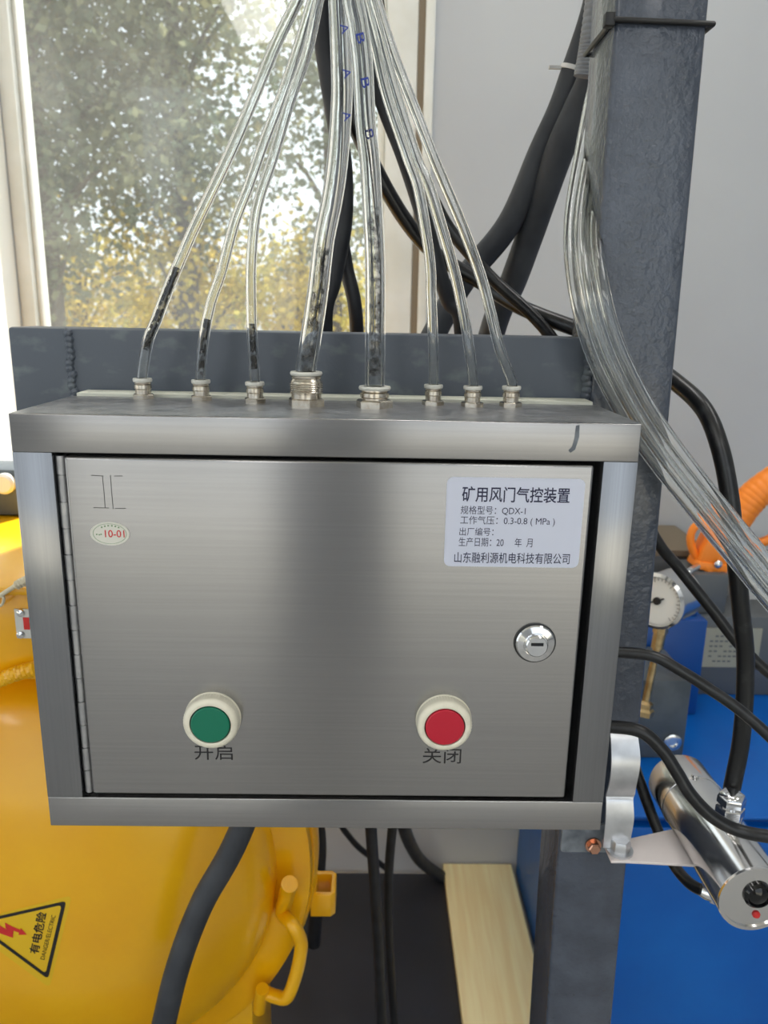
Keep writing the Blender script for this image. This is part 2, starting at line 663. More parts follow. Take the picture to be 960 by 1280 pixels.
def tree(name, label, x, y, h, z0, rx, rz, nleaf, nclus, leaf, seed, size=0.075, lean=0.0, spread=0.3, group='trees outside the window', cat='tree'):
    rnd = random.Random(seed)
    t = Thing(name, label, cat, (x, y, -0.3), group)
    top = Vector((x + lean, y, h))
    tr = MB()
    tr.sweep(spline([(x, y, -0.3), (x + 0.05, y, (z0 + h) * 0.25), (x + lean * 0.5, y + .05, (z0 + h) * 0.5), top], 6),
             lambda q: 0.11 * (1 - q) + 0.02, 10)
    cl = []
    cz = (z0 + h) / 2
    for k in range(nclus):
        while True:
            p = Vector((rnd.uniform(-1, 1), rnd.uniform(-1, 1), rnd.uniform(-1, 1)))
            if p.length <= 1:
                break
        cl.append(Vector((x + lean * 0.5 + p.x * rx, y + p.y * rx * 0.7, cz + p.z * rz)))
    br = MB()
    for k in range(0, nclus, 3):
        c = cl[k]
        zb = max(z0 * 0.6, c.z - rnd.uniform(0.4, 1.0))
        b0 = Vector((x + lean * 0.5 * zb / h, y, zb))
        br.sweep(spline([b0, (b0 + c) / 2 + Vector((0, 0, 0.1)), c], 4), lambda q: 0.03 * (1 - q) + 0.006, 6)
    g = np.random.default_rng(seed)
    C = np.array([tuple(c) for c in cl])[g.integers(0, nclus, nleaf)]
    P = C + g.normal(0, 1, (nleaf, 3)) * np.array([spread, spread, spread * 0.75])
    D = g.normal(0, 1, (nleaf, 3)) * np.array([1, 1, 0.8]) - np.array([0, 0, 0.4])
    D /= np.linalg.norm(D, axis=1)[:, None]
    Q = np.cross(D, g.normal(0, 1, (nleaf, 3)))
    Q /= np.linalg.norm(Q, axis=1)[:, None]
    Ls = (size * g.uniform(0.6, 1.4, nleaf))[:, None]
    vs = np.stack([P, P + D * Ls * 0.5 + Q * Ls * 0.34, P + D * Ls, P + D * Ls * 0.5 - Q * Ls * 0.34], 1).reshape(-1, 3).tolist()
    fs = [(i, i + 1, i + 2, i + 3) for i in range(0, 4 * nleaf, 4)]
    t.part('trunk', tr, M['bark'])
    t.part('branches', br, M['bark'])
    fo = MB()
    fo.add(vs, fs)
    t.part('foliage', fo, leaf, fix=False)
    return t


tree('leafy_tree', 'tall dark leafy tree behind the left half of the window', -2.75, 6.3, 5.8, 1.7, 1.5, 2.1, 17000, 66, M['leaf_dark'], 1)
tree('leafy_tree', 'tall green tree behind the middle of the window, next to the dark one', -1.85, 7.4, 5.8, 1.9, 1.15, 2.0, 10500, 46, M['leaf'], 2)
tree('leafy_tree', 'thin tree with sky showing through beside the right window frame', -0.45, 7.8, 4.6, 1.9, 0.85, 1.2, 3600, 24, M['leaf_dark'], 3)
tree('leafy_tree', 'green tree at the left edge of the window', -4.3, 7.5, 5.8, 1.4, 1.4, 2.1, 14000, 50, M['leaf'], 4)
for i, (x, y, h, lab) in enumerate([(-3.2, 8.2, 2.5, 'low yellow bush at the bottom left of the window'),
                                    (-1.9, 7.6, 2.4, 'low yellow bush between the two big tree trunks'),
                                    (-0.75, 8.0, 2.2, 'low yellow bush near the right side of the window')]):
    tree('yellow_bush', lab, x, y, h, 0.7, 0.85, 0.75, 3600, 20, M['leaf_yellow'], 20 + i, group='yellow bushes outside', cat='bush')
bl = Thing('distant_building', 'pale low building far behind the trees outside', 'building', (-3, 16, -0.3))
mb = MB()
mb.box((-7, 15, -0.3), (1, 20, 2.3))
w_ = bl.part('wall', mb, M['building'])
for k in range(5):
    mb = MB()
    mb.box((-6.4 + k * 1.5, 14.97, 0.7), (-5.5 + k * 1.5, 15.02, 1.7))
    bl.part('window', mb, M['plate_grey'])

# ---------------------------------------------------------------- rubber mat and plank
mb = MB()
mb.box((-1.2, -0.1, 0), (0.405, 1.19, 0.012))
tag(mb.build('floor_mat', M['mat'], bevel=0.003), 'black rubber mat covering the floor between yellow tank and blue cabinet', 'mat')
mb = MB()
mb.box((0.227, 0.15, 0.012), (0.403, 1.2, 0.034))
tag(mb.build('wooden_plank', M['wood'], bevel=0.002), 'pale pine plank lying on the black floor against the blue cabinet', 'plank')

# ---------------------------------------------------------------- steel support frame (post with cross beam)
sf = Thing('support_frame', 'grey painted steel post with welded cross beam behind the control box', 'frame', (0.24, 0.165, 0))


def postx(z):
    return 0.1965 + (1.6193 - z) * 0.0165


mb = MB()
z0, z1 = 0.0, 2.3
a0, a1 = postx(z0), postx(z1)
w = 0.0665
mb.add([(a0, .13, z0), (a0 + w, .13, z0), (a0 + w, .20, z0), (a0, .20, z0), (a1, .13, z1), (a1 + w, .13, z1), (a1 + w, .20, z1), (a1, .20, z1)],
       [(0, 3, 2, 1), (4, 5, 6, 7), (0, 1, 5, 4), (1, 2, 6, 5), (2, 3, 7, 6), (3, 0, 4, 7)])
sf.part('upright_post', mb, M['post'], bevel=0.004, seg=3)
mb = MB()
mb.box((-0.2556, .131, 1.288), (0.2, .181, 1.3845))
sf.part('cross_beam', mb, M['beam'], bevel=0.0025)
wb = MB()
rn = random.Random(3)
pts = [(-0.2085 + rn.uniform(-.0012, .0012), .1305, 1.3805 - k * 0.0045) for k in range(15)]
for p in pts:
    wb.lathe([(0, -.0026), (.0026, -.0015), (.0038, 0.0004), (.0026, .002), (0, .0026)], p, (0, 1, 0), 8)
sf.part('weld_bead', wb, M['beam'])
wb = MB()
for k in range(20):
    wb.lathe([(0, -.003), (.003, -.0015), (.0042, 0.0004), (.003, .002), (0, .003)],
             (0.1985 + rn.uniform(-.001, .001), .130, 1.3800 - k * 0.0045), (0, 1, 0), 8)
sf.part('weld_bead', wb, M['beam'])
mb = MB()
mb.prism(rrect(0.060, 0.03, 0.003), (0.210, .1275, 0.917), X, Z, (0, .004, 0))
pl = sf.part('mounting_tab', mb, M['post_bare'], label='scuffed pale mounting tab under the box')
mb = MB()
mb.lathe([(.0075, 0), (.0075, .002)], (0.2395, .1275, 0.9255), (0, -1, 0), 20)
mb.lathe([(.0058, .002), (.0058, .007), (.0048, .008), (0, .008)], (0.2395, .1275, 0.9255), (0, -1, 0), 6)
b_ = mb.build('hex_screw', M['copper'])
b_.parent = pl
b_['label'] = 'copper coloured hex screw'

mb = MB()
zt = 1.6045
ax = postx(zt)
loop = [Vector((ax - .002, .127, zt)), Vector((ax + w + .003, .127, zt - .0012)), Vector((ax + w + .003, .203, zt)), Vector((ax - .002, .203, zt)), Vector((ax - .002, .127, zt))]
mb.sweep([loop[0].lerp(loop[1], k / 4) for k in range(5)] + [loop[1].lerp(loop[2], k / 4) for k in range(1, 5)] +
         [loop[2].lerp(loop[3], k / 4) for k in range(1, 5)] + [loop[3].lerp(loop[4], k / 4) for k in range(1, 5)], 0.0021, 8)
mb.box((ax - .008, .1255, zt - .004), (ax - .001, .133, zt + .0045))
tag(mb.build('cable_tie', M['black'], bevel=0.0005), 'thin black cable tie tightened around the top of the grey post', 'cable tie')

# ---------------------------------------------------------------- control box
BX, BZ0, BZ1, BD = 0.2, 1.0364, 1.335, 0.106
OX0, OX1, OZ0, OZ1 = -0.175, 0.1778, 1.0600, 1.3104
cb = Thing('control_box', 'brushed stainless steel control box with green and red buttons', 'control box', (0, 0.05, BZ0))


def uv_h(co, f):
    return (co.z * 2, co.x * 2 + co.y)


def uv_v(co, f):
    return (co.x * 2 + co.y, co.z * 2)


mb = MB()
E_ = 0.003
mb.add([(-BX, 0.003, BZ0), (BX, 0.003, BZ0), (BX, BD, BZ0), (-BX, BD, BZ0), (-BX, 0.003, BZ1), (BX, 0.003, BZ1), (BX, BD, BZ1), (-BX, BD, BZ1)],
       [(0, 3, 2, 1), (4, 5, 6, 7), (1, 2, 6, 5), (2, 3, 7, 6), (3, 0, 4, 7)])
cb.part('shell', mb, M['steel_top'], bevel=0)
fr = MB()
fr.box((-BX, 0, OZ1), (BX, 0.0032, BZ1))
fr.box((OX0 - .001, 0.0025, OZ1), (OX1 + .001, 0.022, OZ1 + .0015))
cb.part('frame_rail', fr, M['steel'], bevel=0.0007, seg=3, uvfun=uv_h)
fr = MB()
fr.box((-BX, 0, BZ0), (BX, 0.0032, OZ0))
fr.box((OX0 - .001, 0.0025, OZ0 - .0015), (OX1 + .001, 0.022, OZ0))
cb.part('frame_rail', fr, M['steel'], bevel=0.0007, seg=3, uvfun=uv_h)
for xa, xb, xc in ((-BX, OX0, OX0 - .0015), (OX1, BX, OX1)):
    fr = MB()
    fr.box((xa, 0, OZ0), (xb, 0.0033, OZ1))
    fr.box((xc, 0.0025, OZ0), (xc + .0015, 0.022, OZ1))
    cb.part('frame_stile', fr, M['steel_v'], bevel=0.0004, seg=2, uvfun=uv_v)
mb = MB()
mb.box((OX0, 0.019, OZ0), (OX1, 0.0215, OZ1))
cb.part('gap_shade', mb, M['dark_gap'])  # dark sheet behind the door, shade of the gap given as colour
DX0, DX1, DZ0, DZ1 = -0.1683, 0.1725, 1.0622, 1.3080
mb = MB()
mb.box((DX0, 0.0008, DZ0), (DX1, 0.018, DZ1))
door = cb.part('door', mb, M['steel'], bevel=0.0022, seg=4, uvfun=uv_h)
hg = MB()
k = 0
zz = DZ0 + .001
while zz < DZ1 - .004:
    L = 0.0172
    hg.cyl((-0.1714, 0.0045, zz), (-0.1714, 0.0045, min(zz + L, DZ1)), 0.0031 if k % 2 else 0.0029, n=14)
    zz += L + 0.0007
    k += 1
hg.cyl((-0.1714, 0.0045, DZ0), (-0.1714, 0.0045, DZ1), 0.0022, n=10)
hg.box((-0.1714, 0.006, DZ0), (-0.1690, 0.009, DZ1))
cb.part('hinge', hg, M['steel_top'], under=door)
# door.parent is the box: shift children of the door the same way
YD = 0.0008


def on_door(mbx, name, m, label=None, under=None, **k):
    ob = mbx.build(name, m)
    ob.parent = under if under is not None else door
    if label:
        ob['label'] = label
    return ob


def px_door(x, y):
    return at(x, y, YD)


# nameplate
p0, p1 = px_door(554.5, 707.3), px_door(732.0, 598.7)
pw, ph = p1.x - p0.x, p1.z - p0.z
mb = MB()
mb.prism(rrect(pw, ph, 0.0042, 6), (p0.x, YD, p0.z), X, Z, (0, -0.0005, 0))
plate = cb.part('nameplate', mb, M['label_white'], label='white plastic nameplate with blue Chinese lettering')
tx = MB()
rows = [('矿用风门气控装置', 577, 627, 711.5, 609.5, 0.012), ('规格型号：QDX-1', 575.5, 643, 656.5, 633, 0.0),
        ('工作气压：0.3-0.8 ( MPa )', 575, 656.5, 693, 646, 0.0), ('出厂编号：', 574, 669, 616.5, 659.5, 0.0),
        ('生产日期：20     年  月', 573, 682.5, 665, 672.5, 0.0), ('山东融利源机电科技有限公司', 567.5, 703, 711.5, 691.5, 0.006)]
for s, xa, ya, xb, yb, bo in rows:
    a, b = px_door(xa, ya), px_door(xb, yb)
    b2 = px_door(xb, ya)
    text_mb(s, (a.x, YD, a.z), X, Z, (0, -0.00058, 0), b2.x - a.x, b.z - a.z, bo, mb=tx)
t_ = tx.build('lettering', M['ink_blue'], fix=False)
t_.parent = plate
# oval sticker
c = px_door(137.5, 667)
a_, b_ = 0.0128, 0.0080
mb = MB()
ring = lambda k: [(a_ * k * math.cos(i * math.pi / 24), b_ * k * math.sin(i * math.pi / 24)) for i in range(48)]
mb.prism(ring(1), (c.x, YD, c.z), X, Z, (0, -0.0004, 0))
st = cb.part('inspection_sticker', mb, M['sticker'], label='small oval white inspection sticker with a red stamp')
mb = MB()
outer, inner = ring(0.86), ring(0.83)
mb.add([Vector((c.x + p[0], YD - .00046, c.z + p[1])) for p in outer] + [Vector((c.x + p[0], YD - .00046, c.z + p[1])) for p in inner],
       [(i, (i + 1) % 48, 48 + (i + 1) % 48, 48 + i) for i in range(48)])
for i in range(7, 18):
    if i % 2:
        q = ring(0.70)[i]
        mb.prism(rrect(.0011, .0010, .0001, 1), (c.x + q[0], YD - .0004, c.z + q[1] - .0006), X, Z, (0, -.00006, 0))
for q in ((-.0090, -.0010), (-.0074, -.0012), (-.0062, -.0009)):
    mb.prism(rrect(.0010, .0009, .0001, 1), (c.x + q[0], YD - .0004, c.z + q[1]), X, Z, (0, -.00006, 0))
q_ = mb.build('printing', M['green_print'], fix=False)
q_.parent = st
mb = text_mb('10-01', (c.x - .0032, YD, c.z - .0024), X, Z, (0, -.0005, 0), .0128, .0050, 0.01)
q_ = mb.build('stamp', M['sign_red'], fix=False)
q_.parent = st
# writing below the buttons
mb = text_mb('开启', at(243.5, 949.5, YD), X, Z, (0, -.0001, 0), px_door(291, 949).x - px_door(243.5, 949).x, px_door(243, 931).z - px_door(243, 949.5).z, 0.0)
cb.part('lettering', mb, M['ink'], label='black characters below the green button', fix=False)
mb = text_mb('关闭', at(528, 954, YD), X, Z, (0, -.0001, 0), px_door(576, 954).x - px_door(528, 954).x, px_door(528, 935).z - px_door(528, 954).z, 0.0)
cb.part('lettering', mb, M['ink'], label='black characters below the red button', fix=False)
# pen mark: numeral two drawn by hand
mb = MB()
P2 = lambda x, y: (px_door(x, y).x, px_door(x, y).z)
for ln in ([(114, 594), (129, 595)], [(143, 595), (153, 595)], [(117, 634.5), (136, 635)], [(144, 635.5), (157, 635.5)],
           [(128, 595), (130, 615), (131.5, 635)], [(138, 594), (139.5, 615), (141.5, 636)]):
    stroke(mb, [P2(*q) for q in ln], (0, YD, 0), X, Z, (0, -.0001, 0), 0.00042)
cb.part('pen_mark', mb, M['marker'], label='thin hand drawn numeral mark', fix=False)
mb = MB()
P3 = lambda x, y: (at(x, y, 0).x, at(x, y, 0).z)
outl = [(720, 532), (724.5, 531), (724, 546), (719, 562), (713, 566), (710.5, 563), (715, 558), (718, 548)]
mb.prism([P3(*q) for q in outl], (0, 0, 0), X, Z, (0, -.00015, 0))
cb.part('paint_stroke', mb, M['post_bare'], label='short dark grey paint stroke on the top rail')
# lock
lc = px_door(668.5, 803)
mb = MB()
o = Vector((lc.x, YD, lc.z))
mb.lathe([(.0143, 0), (.0143, .0012), (.0132, .0016)], o, (0, -1, 0), 40)
lk = cb.part('door_lock', mb, M['black'], label='round chrome key lock')
mb = MB()
mb.lathe([(.0134, .0008), (.0134, .0022), (.0126, .0032), (.0085, .0042), (.0080, .0036)], o, (0, -1, 0), 40)
q_ = mb.build('bezel', M['chrome'])
q_.parent = lk
mb = MB()
mb.lathe([(.0075, .0), (.0075, .0070), (.0068, .0078), (0, .0078)], o, (0, -1, 0), 32)
q_ = mb.build('lock_core', M['chrome'])
q_.parent = lk
mb = MB()
mb.prism([(-.0042, .0008), (.0042, .0008), (.0042, .0030), (-.0042, .0030)], o + Vector((0, -.0080, 0)), X, Z, (0, .001, 0))
q_ = mb.build('key_slot', M['dark_gap'])
q_.parent = lk
# push buttons
for (x, y, m, what) in ((266.5, 896.5, M['green'], 'green'), (554.5, 899.5, M['red'], 'red')):
    o = px_door(x, y)
    mb = MB()
    mb.lathe([(.0196, 0), (.0196, .0010), (.0193, .0014), (.0193, .0075), (.0186, .0092), (.0172, .0104), (.0150, .0108), (.0142, .0104), (.0142, .0070)],
             o, (0, -1, 0), 120, knurl=((2, 3), 0.00045))
    bz = cb.part('push_button', mb, M['cream'], label='cream ribbed bezel with %s button' % what, sharp=50)
    mb = MB()
    mb.lathe([(.0144, .0060), (.0144, .0088), (.0136, .0090), (.0134, .0070)], o, (0, -1, 0), 48)
    q_ = mb.build('shadow_ring', M['black'])
    q_.parent = bz
    mb = MB()
    mb.lathe([(.0134, .0065), (.0134, .0106), (.0127, .0113), (0, .0116)], o, (0, -1, 0), 48)
    q_ = mb.build('button_cap', m)
    q_.parent = bz
# fix parts put below door / part meshes: they are modelled at their place, parents sit in box space
# push-in fittings along the top
FIT = [(179.5, 498, 0), (252, 500, 0), (319, 503, 0), (383, 507, 1), (468, 509, 2), (541, 506, 0), (590, 508, 0), (638, 508, 0)]
FTOP = []
for i, (x, y, big) in enumerate(FIT):
    o = atz(x, y, BZ1)
    o.z = BZ1
    s = 1.0 if big == 0 else 1.62
    hgt = (0.0150, 0.0242, 0.0150)[big]
    mb = MB()
    mb.lathe([(.0083 * s, 0), (.0083 * s, .0028 * s), (.0075 * s, .0034 * s)], o, (0, 0, 1), 6)
    if big == 1:
        mb.lathe([(.0066 * s, .003), (.0066 * s, .0085), (.0071 * s, .009), (.0071 * s, hgt - .007), (.0062 * s, hgt - .005), (.0066 * s, hgt - .004), (.0066 * s, hgt - .003), (.005 * s, hgt - .0028)], o, (0, 0, 1), 28)
        for q in range(5):
            mb.lathe([(.0071 * s, .0095 + q * .0014), (.0074 * s, .0102 + q * .0014), (.0071 * s, .0109 + q * .0014)], o, (0, 0, 1), 28)
    else:
        mb.lathe([(.0058 * s, .003), (.0058 * s, hgt * .45), (.0064 * s, hgt * .5), (.0064 * s, hgt * .68), (.0056 * s, hgt * .72), (.0060 * s, hgt * .76), (.0060 * s, hgt - .0028), (.0045 * s, hgt - .0026)], o, (0, 0, 1), 24)
    nut = cb.part('push_fitting', mb, M['nickel'])
    mb = MB()
    mb.lathe([(.0052 * s, hgt - .0030), (.0068 * s, hgt - .0026), (.0071 * s, hgt - .0012), (.0068 * s, hgt), (.0046 * s, hgt + .0001), (.0045 * s, hgt - .0030)], o, (0, 0, 1), 28)
    q_ = mb.build('release_collar', M['white_plastic'])
    q_.parent = nut
    q_['label'] = 'white plastic release collar'
    FTOP.append(o + Vector((0, 0, hgt)))
# cable glands on the right flank
for (x, y) in ((781, 815), (771, 908)):
    o = at(x, y, 0.06)
    o.x = BX
    mb = MB()
    mb.lathe([(.0095, 0), (.0095, .006), (.0085, .007)], o, (1, 0, 0), 6)
    mb.lathe([(.0075, .006), (.0080, .010), (.0075, .0150), (.0055, .0180), (.0045, .0180)], o, (1, 0, 0), 24)
    cb.part('cable_gland', mb, M['nickel'])
mb = MB()
mb.box((-0.197, BD, BZ1 - .012), (0.198, 0.1305, BZ1 + .0025))
cb.part('foam_strip', mb, M['foam'], bevel=0.001)

# parts and sub-parts were modelled in world coordinates: shift sub-parts so that they stay in place
bpy.context.view_layer.update()

# ---------------------------------------------------------------- clear air tubes
tubes = [
    ('clear air tube in the leftmost fitting with a long sooty stretch', 0, [(185, 426, .09), (195, 401, .092), (212, 357, .095), (230, 314, .10), (245, 280, .10), (288, 190, .10), (320, 115, .10), (345, 55, .10), (372, 0, .10), (392, -50, .10), (425, -170, .10), (440, -330, .10)], .0041, (0.16, 0.42)),
    ('clear air tube in the second fitting from the left end of the box', 1, [(255, 422, .086), (264, 378, .09), (277, 340, .095), (293, 280, .10), (310, 235, .105), (330, 178, .105), (352, 120, .105), (372, 62, .105), (391, 0, .105), (406, -50, .105), (430, -170, .105), (443, -330, .105)], .0038, (0.10, 0.24)),
    ('clear air tube in the third fitting, left beside the large sooty tube', 2, [(315, 415, .076), (314, 380, .08), (314, 332, .085), (318, 280, .09), (325, 245, .095), (341, 198, .10), (363, 125, .10), (384, 65, .10), (398, 0, .10), (408, -50, .10), (426, -170, .11), (446, -330, .11)], .0038, (0.12, 0.22)),
    ('wide clear air tube in the tall ribbed fitting left of centre', 3, [(388, 427, .063), (397, 367, .07), (405, 300, .078), (415, 250, .082), (422, 200, .085), (427, 130, .088), (427, 80, .09), (424, 0, .09), (421, -50, .09), (424, -170, .09), (432, -330, .09)], .0074, (0.05, 0.40)),
    ('wide clear air tube in the low ribbed fitting right of centre', 4, [(469, 427, .060), (469, 333, .066), (466, 267, .07), (462, 200, .075), (457, 155, .078), (453, 80, .08), (447, 30, .08), (441, 0, .08), (434, -50, .08), (428, -170, .075), (450, -330, .075)], .0070, (0.12, 0.42)),
    ('clear air tube in the third fitting from the right end of the box', 5, [(541.5, 430, .080), (539, 370, .083), (538, 333, .085), (531, 280, .09), (522, 232, .092), (509, 195, .095), (484, 120, .097), (470, 60, .098), (456, 0, .098), (447, -50, .098), (438, -170, .095), (458, -330, .092)], .0038, None),
    ('clear air tube in the second fitting from the right end of the box', 6, [(587, 440, .076), (581, 400, .08), (569, 343, .084), (552, 283, .088), (536, 232, .092), (520, 195, .097), (496, 120, .10), (479, 60, .10), (463, 0, .10), (452, -50, .10), (444, -170, .105), (464, -330, .105)], .0039, None),
    ('clear air tube in the rightmost fitting, curving over the thick hoses', 7, [(625, 437, .079), (604, 355, .083), (582, 293, .088), (557, 233, .092), (541, 195, .096), (512, 120, .104), (489, 60, .105), (470, 0, .105), (456, -50, .105), (450, -170, .118), (468, -330, .118)], .0039, None),
]
for lab, fi, pp, r, soot in tubes:
    f = FTOP[fi]
    path = spline([f + Vector((0, 0, -.010)), f + Vector((0, 0, .003))] + [at(*q) for q in pp], 8)
    mb = MB()
    mb.sweep(path, r, 20, inner=0.66)
    ob = mb.build('air_tube', M['clear'], fix=False)
    tag(ob, lab, 'tube', 'clear air tubes on the control box')
    if soot:
        n = len(path) - 16
        a, b = int(soot[0] * n), int(soot[1] * n)
        mb = MB()
        mb.sweep(path[a:b], r * 0.60, 14, caps=False)
        q_ = mb.build('soot_stain', M['soot'] if r < .006 else M['soot_light'], fix=False)
        q_.parent = ob
        q_['label'] = 'dark sooty residue inside the tube'
    if fi in (3, 4):
        for (px_, py_) in (((430, 22), (433, 78), (433, 132)) if fi == 3 else ((450, 34), (456, 90), (461, 155))):
            o = at(px_, py_, .078 if fi == 3 else .071)
            mb = text_mb('A' if fi == 3 else 'B', o - Z * .004 - X * .0028, Vector((.25, 0, -.97)), Vector((.97, 0, .25)), (0, 0, 0), .006, .0052, 0.0)
            q_ = mb.build('printed_mark', M['print_blue'], fix=False)
            q_.parent = ob

# bundle of clear tubes hanging beside the post
cen = [(800, -330, .30), (800, -170, .28), (790, -40, .26), (772, 50, .25), (753, 120, .235), (738, 200, .20), (727, 280, .155), (732, 350, .118), (752, 430, .106), (788, 505, .106), (824, 560, .106), (872, 622, .10), (928, 690, .09), (995, 768, .07), (1090, 850, .05)]
blab = ['clear tube on the outer left side of the bundle crossing the post', 'clear tube second from the lower left in the bundle crossing the post',
        'clear tube second from the upper right in the bundle crossing the post', 'clear tube on the upper right side of the bundle crossing the post']
P0 = [at(*q) for q in cen]
for k in range(4):
    off = (k - 1.5)
    pts = []
    for i, p in enumerate(P0):
        T = (P0[min(i + 1, len(P0) - 1)] - P0[max(i - 1, 0)])
        T.y = 0
        T.normalize()
        nn = Vector((-T.z, 0, T.x))
        if nn.x < 0:
            nn = -nn
        spread = 0.0062
        pts.append(p + nn * off * spread + Vector((0, -0.0085 if k % 2 else 0, 0)))
    mb = MB()
    mb.sweep(spline(pts, 8), 0.0050, 20, inner=0.66)
    ob = mb.build('air_tube', M['clear'], fix=False)
    tag(ob, blab[k], 'tube', 'bundle of clear tubes beside the post')
    if k == 1:
        mb = MB()
        sp = spline(pts, 8)
        mb.sweep(sp[26:33], 0.0034, 14, caps=False)
        q_ = mb.build('soot_stain', M['soot'], fix=False)
        q_.parent = ob
        q_['label'] = 'dark sooty residue inside the tube'

# ---------------------------------------------------------------- black hoses and cables
def hose(name, label, pts, r, m, group=None, cat='hose', step=8):
    mb = MB()
    mb.sweep(px_path(pts, step), r, 16)
    return tag(mb.build(name, m), label, cat, group)


hg_ = 'black hoses behind the cross beam'
hose('rubber_hose', 'black hose dropping behind the wide clear tubes left of centre', [(410, -330, .24), (400, -170, .25), (398, -40, .26), (401, 20, .27), (407, 70, .28), (418, 140, .29), (429, 210, .30), (429, 280, .30), (416, 350, .30), (405, 415, .30), (425, 600, .34), (452, 850, .42), (464, 1040, .50), (472, 1160, .56), (478, 1300, .60)], .0088, M['rubber'], hg_)
hose('rubber_hose', 'thin black hose leaning against the right window frame above the beam', [(440, -330, .28), (444, -170, .29), (440, -40, .30), (430, 80, .31), (424, 180, .31), (422, 260, .31), (432, 330, .32), (446, 417, .33), (440, 600, .45), (432, 800, .7), (420, 1000, 1.0), (440, 1050, 1.1), (482, 1085, 1.15)], .0072, M['rubber'], hg_)
hose('rubber_hose', 'black hose sweeping right to the post and down to the sensor gland', [(422, -330, .30), (423, -170, .30), (426, -40, .30), (430, 60, .31), (440, 145, .32), (475, 222, .33), (510, 280, .34), (545, 318, .34), (600, 352, .33), (653, 385, .30), (731, 415, .26), (790, 440, .235), (845, 478, .20), (880, 512, .17), (900, 560, .15), (912, 620, .14), (918, 680, .135), (926, 760, .13), (932, 830, .13), (927, 920, .125), (914, 990, .125)], .0076, M['cable'], hg_)
hose('rubber_hose', 'black hose running steeply down behind the three right hand clear tubes', [(456, -330, .26), (448, -170, .27), (446, -40, .28), (452, 0, .28), (463, 72, .29), (480, 130, .30), (505, 195, .30), (526, 260, .31), (546, 330, .31), (560, 375, .32), (577, 417, .33), (570, 600, .40), (520, 850, .50), (490, 1040, .60), (486, 1150, .64), (494, 1300, .68)], .0078, M['rubber'], hg_)
hose('rubber_hose', 'black cable crossing behind the right hand tubes and passing the post to the gauge', [(470, -330, .22), (468, -170, .23), (468, -40, .24), (474, 20, .25), (484, 100, .26), (512, 180, .27), (552, 270, .28), (585, 315, .28), (617, 350, .28), (688, 420, .27), (760, 540, .26), (815, 665, .25), (850, 712, .25), (890, 762, .24), (930, 812, .23), (985, 858, .22), (1080, 905, .20)], .0058, M['cable'], hg_)
hose('rubber_hose', 'short thick black hose behind the rim of the yellow tank', [(380, 930, .70), (392, 1000, .74), (399, 1050, .78), (398, 1090, .80), (392, 1180, .82)], .0135, M['rubber'], hg_)
th = 'thick rubber hoses'
hose('thick_hose', 'thick dark hose from the upper right crossing behind the beam and over the yellow tank',
     [(780, -330, .37), (772, -170, .37), (756, -50, .36), (741, 20, .36), (718, 88, .365), (700, 138, .37), (676, 190, .375), (636, 280, .38), (580, 350, .38), (544, 415, .36), (450, 600, .29), (370, 850, .225), (300, 1040, .215), (252, 1130, .205), (222, 1210, .195), (200, 1300, .19)], .0132, M['rubber_grey'], th)
hz = hose('thick_hose', 'thickest dark hose running beside the post, with a grey wrapped end',
     [(812, -330, .32), (795, -170, .33), (774, -50, .33), (762, 0, .33), (742, 92, .34), (722, 138, .35), (699, 190, .36), (661, 298, .39), (642, 350, .40), (614, 419, .42), (570, 600, .48), (520, 850, .62), (500, 1000, .9), (520, 1068, 1.1), (560, 1102, 1.18)], .0150, M['rubber_grey'], th)
mb = MB()
wp = px_path([(752, -40, .300), (748, 0, .300), (742, 45, .302), (738, 70, .304), (733, 96, .306)], 40)
nW = len(wp) - 1
mb.sweep(wp, lambda t: 0.0112 + 0.0010 * abs(math.sin(t * nW * 0.42)), 16)
q_ = mb.build('spiral_wrap', M['wrap'])
q_.parent = hz
q_['label'] = 'grey spiral wrap'
mb = MB()
o = at(718, 88, .365)
mb.lathe([(.0132, -.002), (.0148, -.002), (.0148, .002), (.0132, .002)], o, at(718, 88, .365) - at(700, 138, .37), 24, closed=True)
mb.box(o + Vector((-.026, -.004, .0)), o + Vector((-.014, -.001, .003)))
tag(mb.build('cable_tie', M['tape']), 'white cable tie around the thinner of the thick hoses', 'cable tie')

glU, glL = at(781, 815, .06), at(771, 908, .06)
for lab, g_, pts, r in (('black cable from the upper gland on the box flank arching right', glU, [(815, 820, .055), (850, 838, .05), (885, 860, .045), (930, 892, .035), (985, 945, .02), (1060, 1040, .01)], .0044),
                        ('black cable from the lower gland drooping across the chrome sensor', glL, [(800, 914, .055), (828, 938, .05), (846, 965, .045), (864, 994, .04), (892, 1022, .035), (930, 1040, .03), (990, 1048, .02), (1080, 1050, .01)], .0052)):
    mb = MB()
    mb.sweep(spline([Vector((BX + .008, .06, g_.z)), Vector((BX + .017, .06, g_.z))] + [at(*q) for q in pts], 8), r, 14)
    tag(mb.build('control_cable', M['cable']), lab, 'cable', 'control cables on the box flank')
hose('control_cable', 'thin black cable running down behind the bracket to the underside of the sensor',
     [(775, 880, .215), (790, 945, .21), (806, 995, .20), (824, 1042, .19), (842, 1080, .17), (862, 1104, .14), (884, 1116, .12)], .0056, M['cable'], None, 'cable')

